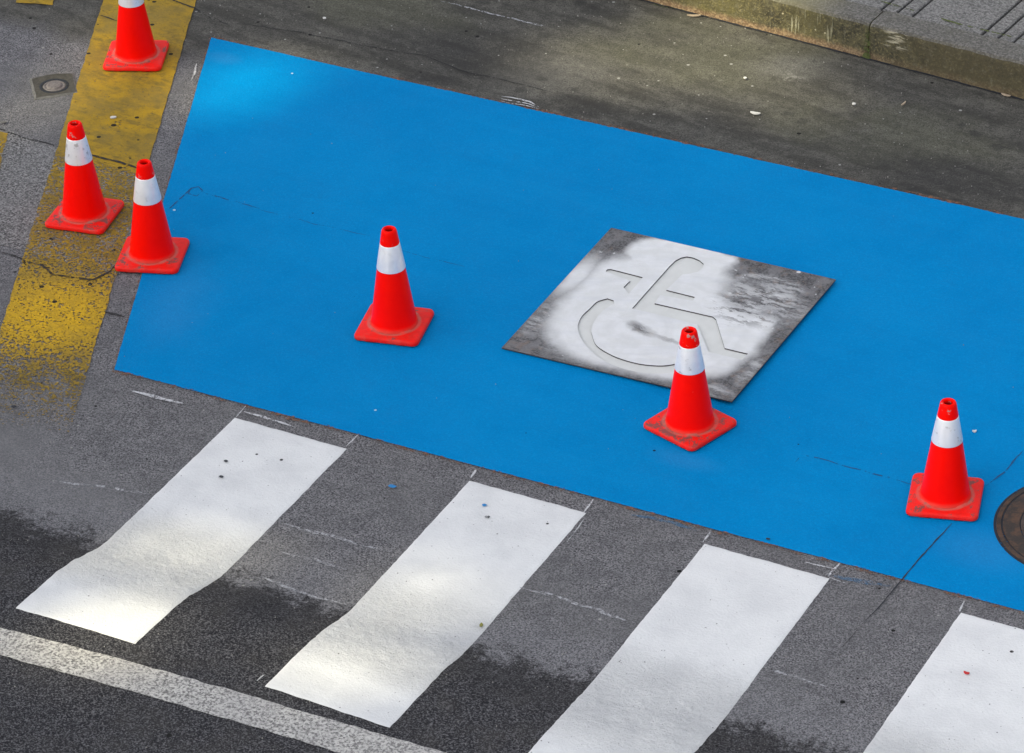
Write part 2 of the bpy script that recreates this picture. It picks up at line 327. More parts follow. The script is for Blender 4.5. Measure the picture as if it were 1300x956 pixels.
def mat_plate():
    n = NT('dull metal covered in white overspray')
    w = n.warp(.09, 8, 5); w2 = n.warp(.05, 16, 5)
    sd = (G(1000,390)-G(880,330)).xy; sang = math.atan2(sd.y, sd.x)
    strk = n.noise(9, 6, .75, n.mapping((0,0,0), sang, (1.6,.28,1), w2))
    f = n.noise(90, 5, .75); g = n.noise(14, 5, .7)
    metal = n.mix(n.mr(f, .38, .62), (.022,.021,.025), (.13,.125,.13))
    metal = n.mix(n.mr(g, .45, .62, 0, .6), metal, (.2,.195,.205))
    rust = n.m2('MULTIPLY', n.mr(n.noise(22,5,.7), .52, .68), .5)
    metal = n.mix(rust, metal, (.2,.13,.09))
    white = n.mix(n.mr(g, .3, .7), (.70,.71,.735), (.64,.65,.655))
    brush = n.noise(4, 5, .6, n.mapping((0,0,0), R(20), (2,.25,1), w2))
    vl = n.n.new('ShaderNodeVectorMath'); vl.operation = 'LENGTH'; n.l.new(n.mapping((flat(815,420)[0], flat(815,420)[1], 0), 0, (1,1,1), n.warp(.12, 3, 2)), vl.inputs[0])
    cvr = n.n.new('ShaderNodeCombineXYZ'); n.l.new(vl.outputs['Value'], cvr.inputs[0])
    arcs = n.m2('ADD', n.m2('MULTIPLY', n.noise(13, 2, .6, cvr.outputs[0]), .6), n.m2('MULTIPLY', n.noise(7, 5, .7, w), .4))
    white = n.mix(n.mr(arcs, .42, .62, 0, .35), white, (.53,.54,.55))
    white = n.mix(n.mr(brush, .45, .7, 0, .5), white, (.56,.58,.62))
    b = lambda px, py, rx, ry, a=0., s=.35, vv=None: n.blob(flat(px,py), rx, ry, R(a), s, vv or w)
    H_ = .545
    ST = lambda s_, t_: (PC.x+(2*s_-1)*H_, PC.y+(1-2*t_)*H_)
    m = sup(n, ST(.49,.52), .485*2*H_, .49*2*H_, .5, w, 3.0)
    m = mx(n, m, sup(n, ST(.36,.1), .26*2*H_, .14*2*H_, .5, w, 3))
    m = mx(n, m, n.blob(ST(.03,.4), .1, .3, 0, .9, w2))
    hb = lambda s_, t_, rx, ry, a=0., so=.5: n.blob(ST(s_,t_), rx, ry, R(a), so, w2)
    # dark metal showing through: top right quarter, and a wiped smear in the wheel
    off = mx(n, hb(.84,.19,.33,.26,0,.55), hb(.67,.1,.16,.12,0,.7), hb(.97,.4,.07,.2,0,.6))
    str2 = n.noise(10, 6, .78, n.mapping((0,0,0), sang+R(12), (1.5,.35,1), w2))
    sm = n.m2('MULTIPLY', hb(.74,.3,.36,.24,0,.5), n.mr(str2, .42, .60, .9, .0))
    m = n.m2('MULTIPLY', m, n.m2('SUBTRACT', 1.0, n.m2('MULTIPLY', off, .97)))
    m = n.m2('MAXIMUM', m, n.m2('MULTIPLY', sm, n.mr(n.noise(4,3), .3, .6, .45, .85)))
    thin = mx(n, hb(.05,.75,.1,.25,0,.9), hb(.3,.95,.25,.06,0,.8), hb(.97,.75,.06,.2,0,.9), hb(.9,.95,.14,.08,0,.9), hb(.78,.16,.2,.12,0,.3))
    m = n.m2('MAXIMUM', m, n.m2('MULTIPLY', thin, n.mr(str2, .6, .4, .05, .55)))
    hole = mx(n, n.blob(flat(815,421), .12, .045, R(-20), .8, w2), n.m2('MULTIPLY', n.blob(flat(838,431), .16, .022, R(-8), .8, w2), .7))
    m = n.m2('MULTIPLY', m, n.m2('SUBTRACT', 1.0, n.m2('MULTIPLY', n.m2('MULTIPLY', hole, n.mr(strk,.6,.42,.5,1)), .95)))
    sc = n.m2('MULTIPLY', mx(n, hb(.78,.33,.24,.2,0,.8)), n.mr(str2, .5, .56, 0, .97))
    m = n.m2('MULTIPLY', m, n.m2('SUBTRACT', 1.0, sc))
    m = n.m2('MAXIMUM', m, n.m2('MULTIPLY', n.m2('MULTIPLY', n.dots(34, .36, .8), n.mr(g,.45,.6)), .85))
    xyz = n.sep()
    c = n.mix(m, metal, white)
    geo = n.n.new('ShaderNodeNewGeometry'); up = n.mr(n.sep(geo.outputs['True Normal'])[2], .3, .6)
    c = n.mix(up, (.05,.048,.05), c)
    n.inp('Base Color', c); n.inp('Metallic', n.m2('MULTIPLY', n.m2('SUBTRACT', 1.0, m), .2)); n.inp('Roughness', n.m2('ADD', .42, n.m2('MULTIPLY', m, .25)))
    n.bump(n.m2('ADD', n.m2('ADD', f, n.m2('MULTIPLY', brush, 1.5)), m), .0018, .6)
    return n.m
def mat_rust():
    n = NT('rusty cast iron')
    f = n.noise(70, 4, .7); g = n.noise(16, 5, .7)
    c = n.mix(n.mr(g, .4, .6), (.04,.032,.028), (.1,.055,.035))
    c = n.mix(n.mr(f, .45, .7, 0, .6), c, (.035,.03,.028))
    n.inp('Base Color', c); n.inp('Roughness', .75); n.inp('Metallic', .3); n.bump(n.m2('ADD', f, g), .003, .8)
    return n.m
def mat_leaf():
    n = NT('green leaves')
    n.inp('Base Color', n.mix(n.noise(3), (.04,.08,.02), (.07,.11,.03))); n.inp('Roughness', .6)
    return n.m

M = dict(road=mat_road(), patch=mat_patch(), blue=mat_blue(), white=mat_white(), yellow=mat_yellow(), line=mat_line(),
         kerb=mat_kerb(), slab=mat_slab(), cone=mat_cone('red cone plastic', 'body'), cbase=mat_cone('grubby red rubber', 'base'), band=mat_cone('white reflective sleeve', 'band'),
         plate=mat_plate(), rust=mat_rust(), leaf=mat_leaf())
M['lid'] = mat_plain('worn iron lid', (.075,.055,.048), .6, .5, 22, .3)
M['crack'] = mat_worn('dark crack in the road', (.012,.012,.013), .42, 45, .95)
M['bluecrack'] = mat_worn('crack showing through blue paint', (.002,.08,.24), .44, 40, .85)
M['seam'] = mat_worn('dark seam', (.012,.016,.024), .36, 30, .9)
M['fringe'] = mat_worn('reddish brown dust at the paint edge', (.2,.1,.06), .5, 60, .75)
M['chalk'] = mat_worn('chalky white marks', (.6,.61,.65), .455, 80, .5)
M['scuff'] = mat_worn('white scuff', (.6,.61,.64), .42, 60, .8)
M['blueghost'] = mat_worn('faint blue overspray', (.05,.17,.32), .45, 60, .45)
M['green'] = mat_worn('moss in the joint', (.07,.09,.02), .44, 60, .9)
M['symbol'] = mat_plain('wet white paint', (.63,.64,.63), .5, .06, 14, 0.0, .15)
M['paper'] = mat_plain('pale scrap', (.6,.6,.58), .7, .2, 60)
M['twig'] = mat_plain('dry twig', (.45,.36,.26), .8, .4, 90)
M['redchip'] = mat_plain('red plastic', (.5,.02,.02), .5, .2, 60)
M['leafdry'] = mat_plain('yellow green leaf', (.2,.2,.04), .6, .3, 60)
M['bluepaint'] = mat_plain('blue paint spot', (.004,.2,.5), .5, .2, 60)
M['capstone'] = mat_plain('worn cover cap', (.17,.15,.145), .6, .5, 90)
M['capframe'] = mat_plain('dark frame mortar', (.06,.056,.045), .85, .5, 60)
M['mortar'] = mat_plain('grey mortar', (.14,.137,.13), .85, .45, 70)
M['bark'] = mat_plain('bark', (.12,.09,.065), .9, .4, 12)

# ------------------------------------------------------------------ mesh helpers
def link(name, verts, faces, mat, parent=None, smooth=False, loc=None):
    me = bpy.data.meshes.new(name); me.from_pydata([tuple(v) for v in verts], [], faces); me.update()
    o = bpy.data.objects.new(name, me); C.objects.link(o); me.materials.append(mat)
    if smooth:
        for p in me.polygons: p.use_smooth = True
    if parent: o.parent = parent
    if loc is not None: o.location = loc
    return o
def link_bm(name, bm, mat, parent=None, smooth=False):
    me = bpy.data.meshes.new(name); bmesh.ops.recalc_face_normals(bm, faces=bm.faces[:]); bm.to_mesh(me); bm.free()
    o = bpy.data.objects.new(name, me); C.objects.link(o); me.materials.append(mat)
    if smooth:
        for p in me.polygons: p.use_smooth = True
    if parent: o.parent = parent
    return o
def structure(o): o['kind'] = 'structure'; return o
def thing(o, label, cat, group=None):
    o['label'] = label; o['category'] = cat
    if group: o['group'] = group
    return o
def empty(name, loc, rz=0.0):
    o = bpy.data.objects.new(name, None); C.objects.link(o); o.location = loc; o.rotation_euler = (0, 0, rz); o.empty_display_size = .1; return o

def sheet(name, corners, mat, dz, step=.03, jitter=0.0, lumps=0.0):
    """paint film that follows the road: bilinear patch a-b-c-d (a->b along, a->d across)"""
    a, b, c, d = [Vector(q[:2]) for q in corners]
    nu = max(2, int(max((b-a).length, (c-d).length)/step)); nv = max(2, int(max((d-a).length, (c-b).length)/step))
    vs, fs = [], []
    for j in range(nv+1):
        for i in range(nu+1):
            s, t = i/nu, j/nv
            p = (a*(1-s)+b*s)*(1-t) + (d*(1-s)+c*s)*t
            x, y = p
            if jitter and (i in (0, nu) or j in (0, nv)):
                x += jitter*mn.noise(Vector((p.x*14, p.y*14, 1))) + jitter*.5*mn.noise(Vector((p.x*45, p.y*45, 1)))
                y += jitter*mn.noise(Vector((p.x*14, p.y*14, 7))) + jitter*.5*mn.noise(Vector((p.x*45, p.y*45, 7)))
            z = height(x, y)+dz
            if lumps:
                k = math.exp(-((y+2.12)/.2)**2); eg = min(1, min(i, nu-i)/4)
                z += lumps*k*eg*(abs(mn.noise(Vector((x*34, y*40, 2))))+.7*abs(mn.noise(Vector((x*70, y*75, 6)))))
            if lumps and (i in (0, nu) or j in (0, nv)): z -= dz*.7
            vs.append((x, y, z))
    for j in range(nv):
        for i in range(nu):
            q = j*(nu+1)+i; fs.append((q, q+1, q+nu+2, q+nu+1))
    return structure(link(name, vs, fs, mat, smooth=True))
def ribbon(name, pts, width, mat, dz=.006, jit=.6, step=.02, wob=.008, ground=True, taper=True):
    P = []
    for a, b in zip(pts[:-1], pts[1:]):
        a, b = Vector(a[:2]), Vector(b[:2]); n = max(1, int((b-a).length/step))
        P += [a.lerp(b, i/n) for i in range(n)]
    P.append(Vector(pts[-1][:2]))
    vs, fs = [], []
    for i, p in enumerate(P):
        t = (P[min(i+1, len(P)-1)]-P[max(i-1, 0)]).normalized(); nn = Vector((-t.y, t.x))
        s = random.random()*10
        q = p + nn*wob*(mn.noise(Vector((p.x*9, p.y*9, 4))) + .5*mn.noise(Vector((p.x*31, p.y*31, 4))))
        w = width*(1+jit*mn.noise(Vector((p.x*25, p.y*25, 11))))*.5
        if taper: w *= min(1, .25+min(i, len(P)-1-i)*.2)
        for sg in (-1, 1):
            r = q+nn*w*sg; vs.append((r.x, r.y, height(r.x, r.y)+dz))
    for i in range(len(P)-1): fs.append((2*i, 2*i+2, 2*i+3, 2*i+1))
    return structure(link(name, vs, fs, mat))
PX = lambda *q: [GH(*p) for p in q]

# ------------------------------------------------------------------ road
def axis(lo, hi, step, far):
    a = []; x = lo
    while x <= hi+1e-6: a.append(x); x += step
    g, s, x = [], .3, lo
    while x > -far: x -= s; s *= 1.5; g.append(x)
    h, s, x = [], .3, a[-1]
    while x < far: x += s; s *= 1.5; h.append(x)
    return g[::-1]+a+h
xs, ys = axis(-4.6, 3.8, .03, 120), axis(-4.0, 4.6, .03, 120)
vs = [(x, y, height(x, y)) for y in ys for x in xs]
nx = len(xs)
fs = [(j*nx+i, j*nx+i+1, (j+1)*nx+i+1, (j+1)*nx+i) for j in range(len(ys)-1) for i in range(nx-1)]
structure(link('road', vs, fs, M['road'], smooth=True))

# coarse patch of asphalt between two joints at the left
pp = PX((-60,146), (200,226), (150,349), (-60,298))
sheet('asphalt_patch', [pp[3], pp[2], pp[1], pp[0]], M['patch'], .002, .04, .02)
# blue bay
BL = [Vector((-1.459,-.926)), Vector((4.6,-.926)), Vector((4.6,1.879)), Vector((-2.658,1.879))]
sheet('blue_bay_paint', BL, M['blue'], .0045, .03, .0025)
# yellow lines
ye = PX((-28,516), (97,540), (252,-8), (134,-8))
ye[3] = G(134,-8); ye[0] = ye[3] + (G(0,421)-G(134,-8))*((ye[3]-G(45,535)).length/(G(0,421)-G(134,-8)).length)
ye[1] = ye[2] + (G(112,469)-ye[2])*1.14
e3 = ye[3]-(G(0,421)-G(134,-8))*.25; e2 = ye[2]-(G(112,469)-ye[2])*.25
sheet('yellow_line', [ye[0], ye[1], e2, e3], M['yellow'], .0040, .03, .007)
q = PX((-40,300), (-14,270), (10,170), (-20,163)); sheet('yellow_line', q, M['yellow'], .0040, .03, .006)
q = PX((20,4), (67,7), (78,-40), (30,-60)); sheet('yellow_line', q, M['yellow'], .0040, .03, .006)
# zebra stripes: 0.55 m wide, 1.12 m apart
E = PX((20,772), (178,812), (337,857))
ev0, ev1 = E[0].y, E[1].y; eo0, eo1 = E[0].x+.789, E[1].x+.24
for k, (u0, u1) in enumerate(((-.789,-.24), (.337,.876), (1.404,1.953), (2.506,3.055), (3.62,4.17))):
    sheet('crossing_stripe', [(u0+eo0+.004*k,ev0), (u1+eo1+.004*k,ev0), (u1,-1.038), (u0,-1.03)], M['white'], .0030, .009, .003, .009)
# solid line along the road, beyond the stripes
L = PX((0,797), (255,866), (23,839), (130,866))
def onl(a, b, x): return (x, a.y+(b.y-a.y)*(x-a.x)/(b.x-a.x))
lm = (L[1].y-L[0].y)/(L[1].x-L[0].x)
sheet('edge_line', [(-4.6, L[2].y+lm*(-4.6-L[2].x)), (4.6, L[2].y+lm*(4.6-L[2].x)), (4.6, L[0].y+lm*(4.6-L[0].x)), (-4.6, L[0].y+lm*(-4.6-L[0].x))], M['line'], .003, .03, .006)
# fringes, cracks, marks
ribbon('paint_fringe', [(-2.66,1.887), (4.5,1.887)], .022, M['fringe'], .0052, .9, taper=False, wob=.004)
ribbon('paint_fringe', [(-1.46,-.935), (4.5,-.935)], .022, M['fringe'], .0052, .9, taper=False, wob=.004)
ribbon('paint_fringe', [(-1.462,-.93), (-2.664,1.88)], .009, M['fringe'], .0052, .9, taper=False, wob=.004)
ribbon('road_joint', PX((-40,155),(0,165),(30,175),(75,187)), .012, M['crack'], .004)
ribbon('road_joint', PX((75,187),(100,193),(150,207),(185,219)), .014, M['crack'], .0062)
ribbon('road_joint', PX((-40,312),(0,320),(28,330),(40,343)), .012, M['crack'], .004)
ribbon('road_crack', PX((28,331),(52,337),(68,350),(92,354),(118,356),(138,347),(146,338)), .011, M['crack'], .0062)
ribbon('road_crack', PX((206,-4),(225,3),(246,11),(262,22),(290,32)), .012, M['crack'], .0062)
ribbon('road_crack', PX((126,20),(150,27)), .012, M['crack'], .0062)
ribbon('road_crack', PX((130,396),(158,403)), .022, M['crack'], .004)
ribbon('concrete_joint', PX((300,30),(382,42),(470,60),(540,72),(585,90),(700,117)), .006, M['crack'], .004, .8)
ribbon('concrete_joint', PX((560,2),(640,22),(700,36)), .012, M['chalk'], .004, .8)
ribbon('blue_crack', PX((210,272),(225,256),(243,240),(252,238),(262,247),(300,258),(330,266)), .008, M['bluecrack'], .006)
ribbon('blue_crack', PX((243,240),(240,247),(250,250),(258,243)), .008, M['bluecrack'], .006)
ribbon('blue_crack', PX((500,316),(540,328),(590,340)), .004, M['bluecrack'], .006)
ribbon('blue_crack', PX((1010,588),(1020,579),(1045,585),(1085,597),(1120,606),(1158,617)), .007, M['bluecrack'], .006)
ribbon('blue_crack', PX((1252,618),(1275,600),(1300,572)), .007, M['bluecrack'], .006)
ribbon('blue_crack', PX((330,268),(400,286),(470,300)), .004, M['bluecrack'], .006)
ribbon('road_seam', PX((1208,666),(1165,713),(1120,767),(1098,791)), .0055, M['seam'], .0062, .7, wob=.004)
ribbon('road_seam', PX((1100,789),(1085,805),(1068,824)), .003, M['crack'], .004)
for a in (((353,664),(400,676),(450,690),(503,702)), ((358,700),(400,712),(440,724)), ((655,745),(700,757),(760,775),(806,793)), ((75,612),(130,618),(190,628)), ((968,848),(1000,857),(1050,872)), ((330,733),(380,752),(440,768))):
    ribbon('chalk_line', PX(*a), .014, M['chalk'], .003, .9, wob=.014)
for a, w in ((((165,497),(195,505),(232,514)),.02), (((310,524),(340,533),(376,544)),.014), (((1022,715),(1057,724)),.012), (((300,531),(312,517)),.012), (((440,568),(455,553)),.014), (((597,609),(607,596)),.016), (((741,652),(753,636)),.018), (((893,690),(903,674)),.014), (((1052,733),(1067,717)),.02), (((1218,778),(1225,765)),.016),
             (((178,812),(168,820)),.008), (((337,857),(326,866)),.012), (((250,82),(247,93),(243,104)),.012), (((1052,735),(1075,742)),.008), (((742,660),(720,690)),.005)):
    ribbon('scuff_mark', PX(*a), w, M['scuff'], .0072, .7, wob=.004)
for k, dy in enumerate((0, 5, 9)):
    ribbon('scuff_mark', PX((636,124+dy*.7),(655,126+dy*.8),(672,131+dy*.6),(684,137+dy*.3)), .011-.002*k, M['scuff'], .0072, .5)
ribbon('overspray', PX((802,654),(845,662),(885,674)), .022, M['blueghost'], .0035)
ribbon('overspray', PX((1050,732),(1085,738),(1130,746)), .026, M['blueghost'], .0072)
ribbon('moss_strip', PX((830,6),(850,10),(870,14)), .018, M['green'], .004)
def spot(name, px, py, r, mat, squash=.8, dz=.008, n=11):
    p = GH(px, py); a0 = random.random()*6
    vs = [(p.x, p.y, height(p.x, p.y)+dz+.001)]; 
    for i in range(n):
        a = i/n*2*math.pi; rr = r*(1+.35*mn.noise(Vector((math.cos(a)*1.7+px, math.sin(a)*1.7+py, 0))))
        x, y = p.x+rr*math.cos(a), p.y+rr*squash*math.sin(a); vs.append((x, y, height(x, y)+dz))
    return structure(link(name, vs, [(0, 1+i, 1+(i+1) % n) for i in range(n)], mat))
spot('paint_splash', 498, 619, .018, M['bluepaint'], .6); spot('paint_splash', 615, 643, .011, M['bluepaint'])
spot('tar_drop', 281, 607, .011, M['seam']); spot('tar_drop', 287, 587, .01, M['seam']); spot('tar_drop', 619, 658, .012, M['seam'])
spot('tar_drop', 975, 686, .009, M['seam']); spot('tar_drop', 18, 518, .012, M['seam'])

# ------------------------------------------------------------------ kerb and pavement
KH = .19
k0, k1 = G(815,0), G(1300,126.5)
kd = (k1-k0).normalized(); kn = Vector((-kd.y, kd.x, 0))          # kn points away from the road
if kn.dot(G(1000,-400)-k0) < 0: kn = -kn
prof = [(0,-.12), (0,.0), (.004,.06), (.010,KH-.03), (.014,KH-.016), (.024,KH-.005), (.04,KH), (.165,KH+.002), (.172,KH-.004), (.172,-.12)]
def kerb_block(bm, s0, s1, sh):
    n = max(2, int((s1-s0)/.03)); rows = []
    for i in range(n+1):
        s = s0+(s1-s0)*i/n; e = min(i, n-i); inn = .006 if e == 0 else 0
        row = []
        for j, (o, z) in enumerate(prof):
            p = k0+kd*s
            q = .0035*mn.noise(Vector((s*14, o*20, z*22))) + .0025*mn.noise(Vector((s*45, j, 2)))
            oo = o + q + (inn if o < .1 else -inn) + sh
            row.append(bm.verts.new((p+kn*oo) + Vector((0, 0, z + q*.7 - (inn if z > .1 else 0)))))
        rows.append(row)
    for a, b in zip(rows[:-1], rows[1:]):
        for i in range(len(prof)-1): bm.faces.new((a[i], b[i], b[i+1], a[i+1]))
    bm.faces.new(rows[0]); bm.faces.new(rows[-1][::-1])
J = (G(1099,76)-k0).dot(kd)                                          # joint seen in the photo
bm = bmesh.new()
for i in range(-8, 9): kerb_block(bm, J+i*1.4+.003, J+(i+1)*1.4-.003, random.uniform(-.002,.002))
structure(link_bm('kerb', bm, M['kerb'], smooth=False))
ribk = lambda o, w, m, z0: None
# dark gap at the kerb foot
p = [k0+kd*s-kn*.006 for s in [x*.25-1 for x in range(20)]]
ribbon('gutter_gap', p, .014, M['seam'], .004, .8, wob=.004, taper=False)
# moss in the kerb joint
jm = k0+kd*J-kn*.004
vs, fs = [], []
for i in range(12):
    z = .005+i*.0155; w = .014*(1+.8*mn.noise(Vector((z*40, 0, 0))))*(1.4-i*.08)
    b = jm+kn*.006*i/12; vs += [tuple(b-kd*w+Vector((0,0,z))), tuple(b-kn*.004+Vector((0,0,z))), tuple(b+kd*w+Vector((0,0,z)))]
for i in range(11):
    a = i*3; fs += [(a, a+1, a+4, a+3), (a+1, a+2, a+5, a+4)]
structure(link('kerb_moss', vs, fs, M['green']))
# pavement: granite bars with grooves between them
pav_o = k0+kn*.175
g0, g1 = G(1253,37,KH), G(1295,0,KH)
gd = (g1-g0).normalized(); gd = Vector((gd.x, gd.y, 0)).normalized()
S0 = (g0-k0).dot(kd)
bm = bmesh.new()
def bar(s0, s1, length=30.0):
    k = kn.dot(gd); L = length/k
    A = pav_o+kd*s0; B = pav_o+kd*s1
    # base line must lie on the back of the kerb
    t = bm.verts
    vs = []
    ns = [0, .4, .8, 1.2, 1.6, 2.4, 6, 14, L]
    zt = KH-.004+random.uniform(-.001,.001); c = .005
    for l in ns:
        dd = gd*l
        sh = kd.dot(gd)*0
        vs.append([t.new(A+dd+Vector((0,0,-.05+KH-.02))), t.new(A+dd+Vector((0,0,zt-c))), t.new(A+kd*c+dd+Vector((0,0,zt))), t.new(B-kd*c+dd+Vector((0,0,zt))), t.new(B+dd+Vector((0,0,zt-c))), t.new(B+dd+Vector((0,0,-.05+KH-.02)))])
    for a, b in zip(vs[:-1], vs[1:]):
        for i in range(5): bm.faces.new((a[i], a[i+1], b[i+1], b[i]))
    bm.faces.new(vs[0][::-1])
for i in range(-14, 12):
    s = S0+i*.545
    for a, b in ((0,.083), (.083,.166), (.166,.545)): bar(s+a+.006, s+b-.006)
structure(link_bm('pavement', bm, M['slab']))
a = pav_o-kd*10-kn*.002; b = pav_o+kd*10-kn*.002
structure(link('pavement_bed', [tuple(x+Vector((0,0,KH-.022))) for x in (a, b, b+gd*32, a+gd*32)], [(0,1,2,3)], M['capframe']))
# moss tuft line behind the kerb
for (qa, qb, w) in (((1195,24),(1222,32),.022), ((1118,2),(1160,14),.009), ((1226,33),(1300,51),.009)):
    A, B = G(*qa, KH), G(*qb, KH); vs, fs = [], []
    for i in range(25):
        p = A.lerp(B, i/24); ww = w*(.5+.8*abs(mn.noise(Vector((i*.6, w*90, 0))))) * min(1, .3+min(i, 24-i)*.2)
        vs += [tuple(p-kn*ww*.5+Vector((0,0,.0015))), tuple(p+Vector((0,0,.006))), tuple(p+kn*ww*.5+Vector((0,0,.0015)))]
    for i in range(24): fs += [(3*i,3*i+3,3*i+4,3*i+1), (3*i+1,3*i+4,3*i+5,3*i+2)]
    structure(link('moss_strip', vs, fs, M['green']))

# ------------------------------------------------------------------ traffic cones
def lathe(profile, n=56, cap=False):
    bm = bmesh.new(); rings = []
    for r, z in profile: rings.append([bm.verts.new((r*math.cos(2*math.pi*i/n), r*math.sin(2*math.pi*i/n), z)) for i in range(n)])
    for a, b in zip(rings[:-1], rings[1:]):
        for i in range(n): bm.faces.new((a[i], a[(i+1) % n], b[(i+1) % n], b[i]))
    return bm
def rsquare(h, r, n=6):
    pts = []
    for cx, cy, a0 in ((h-r, h-r, 0), (-h+r, h-r, 90), (-h+r, -h+r, 180), (h-r, -h+r, 270)):
        for i in range(n+1):
            a = R(a0+90*i/n); pts.append((cx+r*math.cos(a), cy+r*math.sin(a)))
    return pts
def base_bm():
    bm = bmesh.new(); H = .146
    layers = [(H-.012, .022, .004), (H-.002, .026, .004), (H, .028, .007), (H, .028, .018), (H-.003, .026, .024), (H-.009, .022, .0275), (H-.02, .018, .028)]
    rings = []
    for h, r, z in layers: rings.append([bm.verts.new((x, y, z)) for x, y in rsquare(h, r)])
    n = len(rings[0])
    # blend to a circle: a low round collar where the body meets the base
    for rad, z in ((.122, .0295), (.117, .033), (.108, .0345), (.090, .0345)):
        ring = []
        for x, y in rsquare(H-.02, .018):
            a = math.atan2(y, x); ring.append(bm.verts.new((rad*math.cos(a), rad*math.sin(a), z)))
        rings.append(ring)
    for a, b in zip(rings[:-1], rings[1:]):
        for i in range(n): bm.faces.new((a[i], a[(i+1) % n], b[(i+1) % n], b[i]))
    bm.faces.new(rings[0][::-1])
    # short feet under the edge
    for ax in range(4):
        for s in (-.07, .07):
            v = [bm.verts.new(Matrix.Rotation(ax*math.pi/2, 4, 'Z') @ Vector(q)) for q in
                 [(s-.02, -H+.004, 0), (s+.02, -H+.004, 0), (s+.02, -H+.03, 0), (s-.02, -H+.03, 0), (s-.02, -H+.003, .0055), (s+.02, -H+.003, .0055), (s+.02, -H+.03, .0055), (s-.02, -H+.03, .0055)]]
            for f in ((0,1,2,3), (4,5,6,7), (0,1,5,4), (1,2,6,5), (2,3,7,6), (3,0,4,7)): bm.faces.new([v[i] for i in f])
    return bm
t = empty('traffic_cone', (0,0,0))
link_bm('base', base_bm(), M['cbase'], t, True)
body = [(.106,.030), (.1035,.036), (.1005,.042), (.098,.060), (.0615,.308), (.0610,.310), (.0425,.431), (.0452,.4315), (.0460,.434), (.0452,.438), (.0368,.486), (.035,.494), (.032,.4995), (.028,.502), (.0235,.500), (.021,.494), (.021,.46), (.012,.455), (.0005,.454)]
body = [(r*.93 if z > .4 else r, z) for r, z in body]
link_bm('body', lathe(body), M['cone'], t, True)
link_bm('reflective_band', lathe([(.0612,.3085), (.0632,.3092), (.0632,.312), (.0440,.4285), (.0432,.431), (.0395,.431)]), M['band'], t, True)
for ch in t.children:
    if ch.name.startswith('base'):
        ch.modifiers.new('w', 'WEIGHTED_NORMAL')
def cone_at(o, cpx, e0, e1, extra, dirt, label, tilt=(0,0), zs=1.0):
    o.scale = (1, 1, zs)
    p = G(*cpx, .034); a, b = G(*e0), G(*e1); rz = math.atan2(b.y-a.y, b.x-a.x)
    o.location = (p.x, p.y, height(p.x, p.y)+.0055); o.rotation_euler = (tilt[0], tilt[1], rz+extra)
    thing(o, label, 'traffic cone', 'red traffic cones around the freshly painted bay')
    for ch in o.children: ch.color = (dirt, 0, 0, 1)
def dup(o):
    r = o.copy(); C.objects.link(r)
    for ch in list(o.children):
        c = ch.copy(); C.objects.link(c); c.parent = r
    return r
src = [t]+[dup(t) for _ in range(5)]
cone_at(src[0], (172.6,67), (130,96), (210,97), 0, .55, 'red cone at the top left on the yellow line, tip outside the picture')
cone_at(src[1], (107.2,268), (57,290), (137,301), 0, 1.0, 'dirtiest red cone, scuffed base, on the yellow line beside the rough asphalt', (.006,-.004), .985)
cone_at(src[2], (193,319.5), (145,347), (231,351), 0, .3, 'red cone straddling the left edge of the blue paint, next to the yellow line', (0,.004), .99)
cone_at(src[3], (500.3,408), (449,429), (534,439), 0, .12, 'cleanest red cone, alone on open blue paint left of the stencil plate')
cone_at(src[4], (876,534), (821,545), (880,575), 0, .8, 'red cone set cornerwise in front of the stencil plate and overlapping it', (0,0), .955)
cone_at(src[5], (1200,627), (1149,655), (1240,663), 0, .65, 'red cone at the right between the crack in the blue paint and the manhole', (0,0), .95)

# ------------------------------------------------------------------ stencil plate with the cut-out wheelchair symbol
def cr(pts, n=6):
    out = []
    P = [Vector(p) for p in pts]
    for i in range(len(P)-1):
        a, b, c, d = P[max(i-1,0)], P[i], P[i+1], P[min(i+2, len(P)-1)]
        for k in range(n):
            t_ = k/n; out.append(tuple(.5*((2*b)+(-a+c)*t_+(2*a-5*b+4*c-d)*t_*t_+(-a+3*b-3*c+d)*t_**3)))
    out.append(tuple(P[-1])); return out
outer = cr([(771.3,379.8),(758,384),(748.5,393),(739,402),(734.2,412),(734,420),(738,431),(747,442.6),(762,456),(782,466),(808,473),(833,475.5),(850,474.3),(868,469),(884,460)])
inner = cr([(876,455),(862,461.5),(848,464.5),(833,465),(811,462.6),(787,456),(770.5,448.5),(757,439),(752,427),(751,419),(754.5,408.6),(763,398),(771,391.5),(779.5,386.5)])
wheel = outer+inner+[(779,382.5)]
person = [(802.6,392.5),(826,366),(850,339),(857.8,331.6),(865,328),(872,326.6),(880,328),(888,331.5),(893.4,336),(892,341),(886,346),(876,348.3),(866,349.5),(846,369),(882,378),(880,383),(838,375.5),(831,386),(905,403),(909,406.5),(920,443),(949.5,450),(942,458),(899.5,447.7),(885,413),(850,404)]
handle = [(769,345.5),(771,343),(775.5,342.6),(796,347.8),(816,353),(808,363),(798,374),(791.6,365.5),(800,357.5),(785,352)]
plate_px = [(776,292),(1061,360),(929,515.5),(637,444.5)]
TH = .0055
cu = bpy.data.curves.new('tmp', 'CURVE'); cu.dimensions = '2D'; cu.fill_mode = 'BOTH'; cu.extrude = TH/2
pc = [G(*q) for q in plate_px]
org = (pc[0]+pc[1]+pc[2]+pc[3])/4
def spline(pts):
    s = cu.splines.new('POLY'); s.points.add(len(pts)-1); s.use_cyclic_u = True
    for k, p in zip(s.points, pts): k.co = (p.x-org.x, p.y-org.y, 0, 1)
spline(pc)
for h in (wheel, person, handle): spline([G(*q, .008) for q in h])
tmp = bpy.data.objects.new('tmp', cu); C.objects.link(tmp)
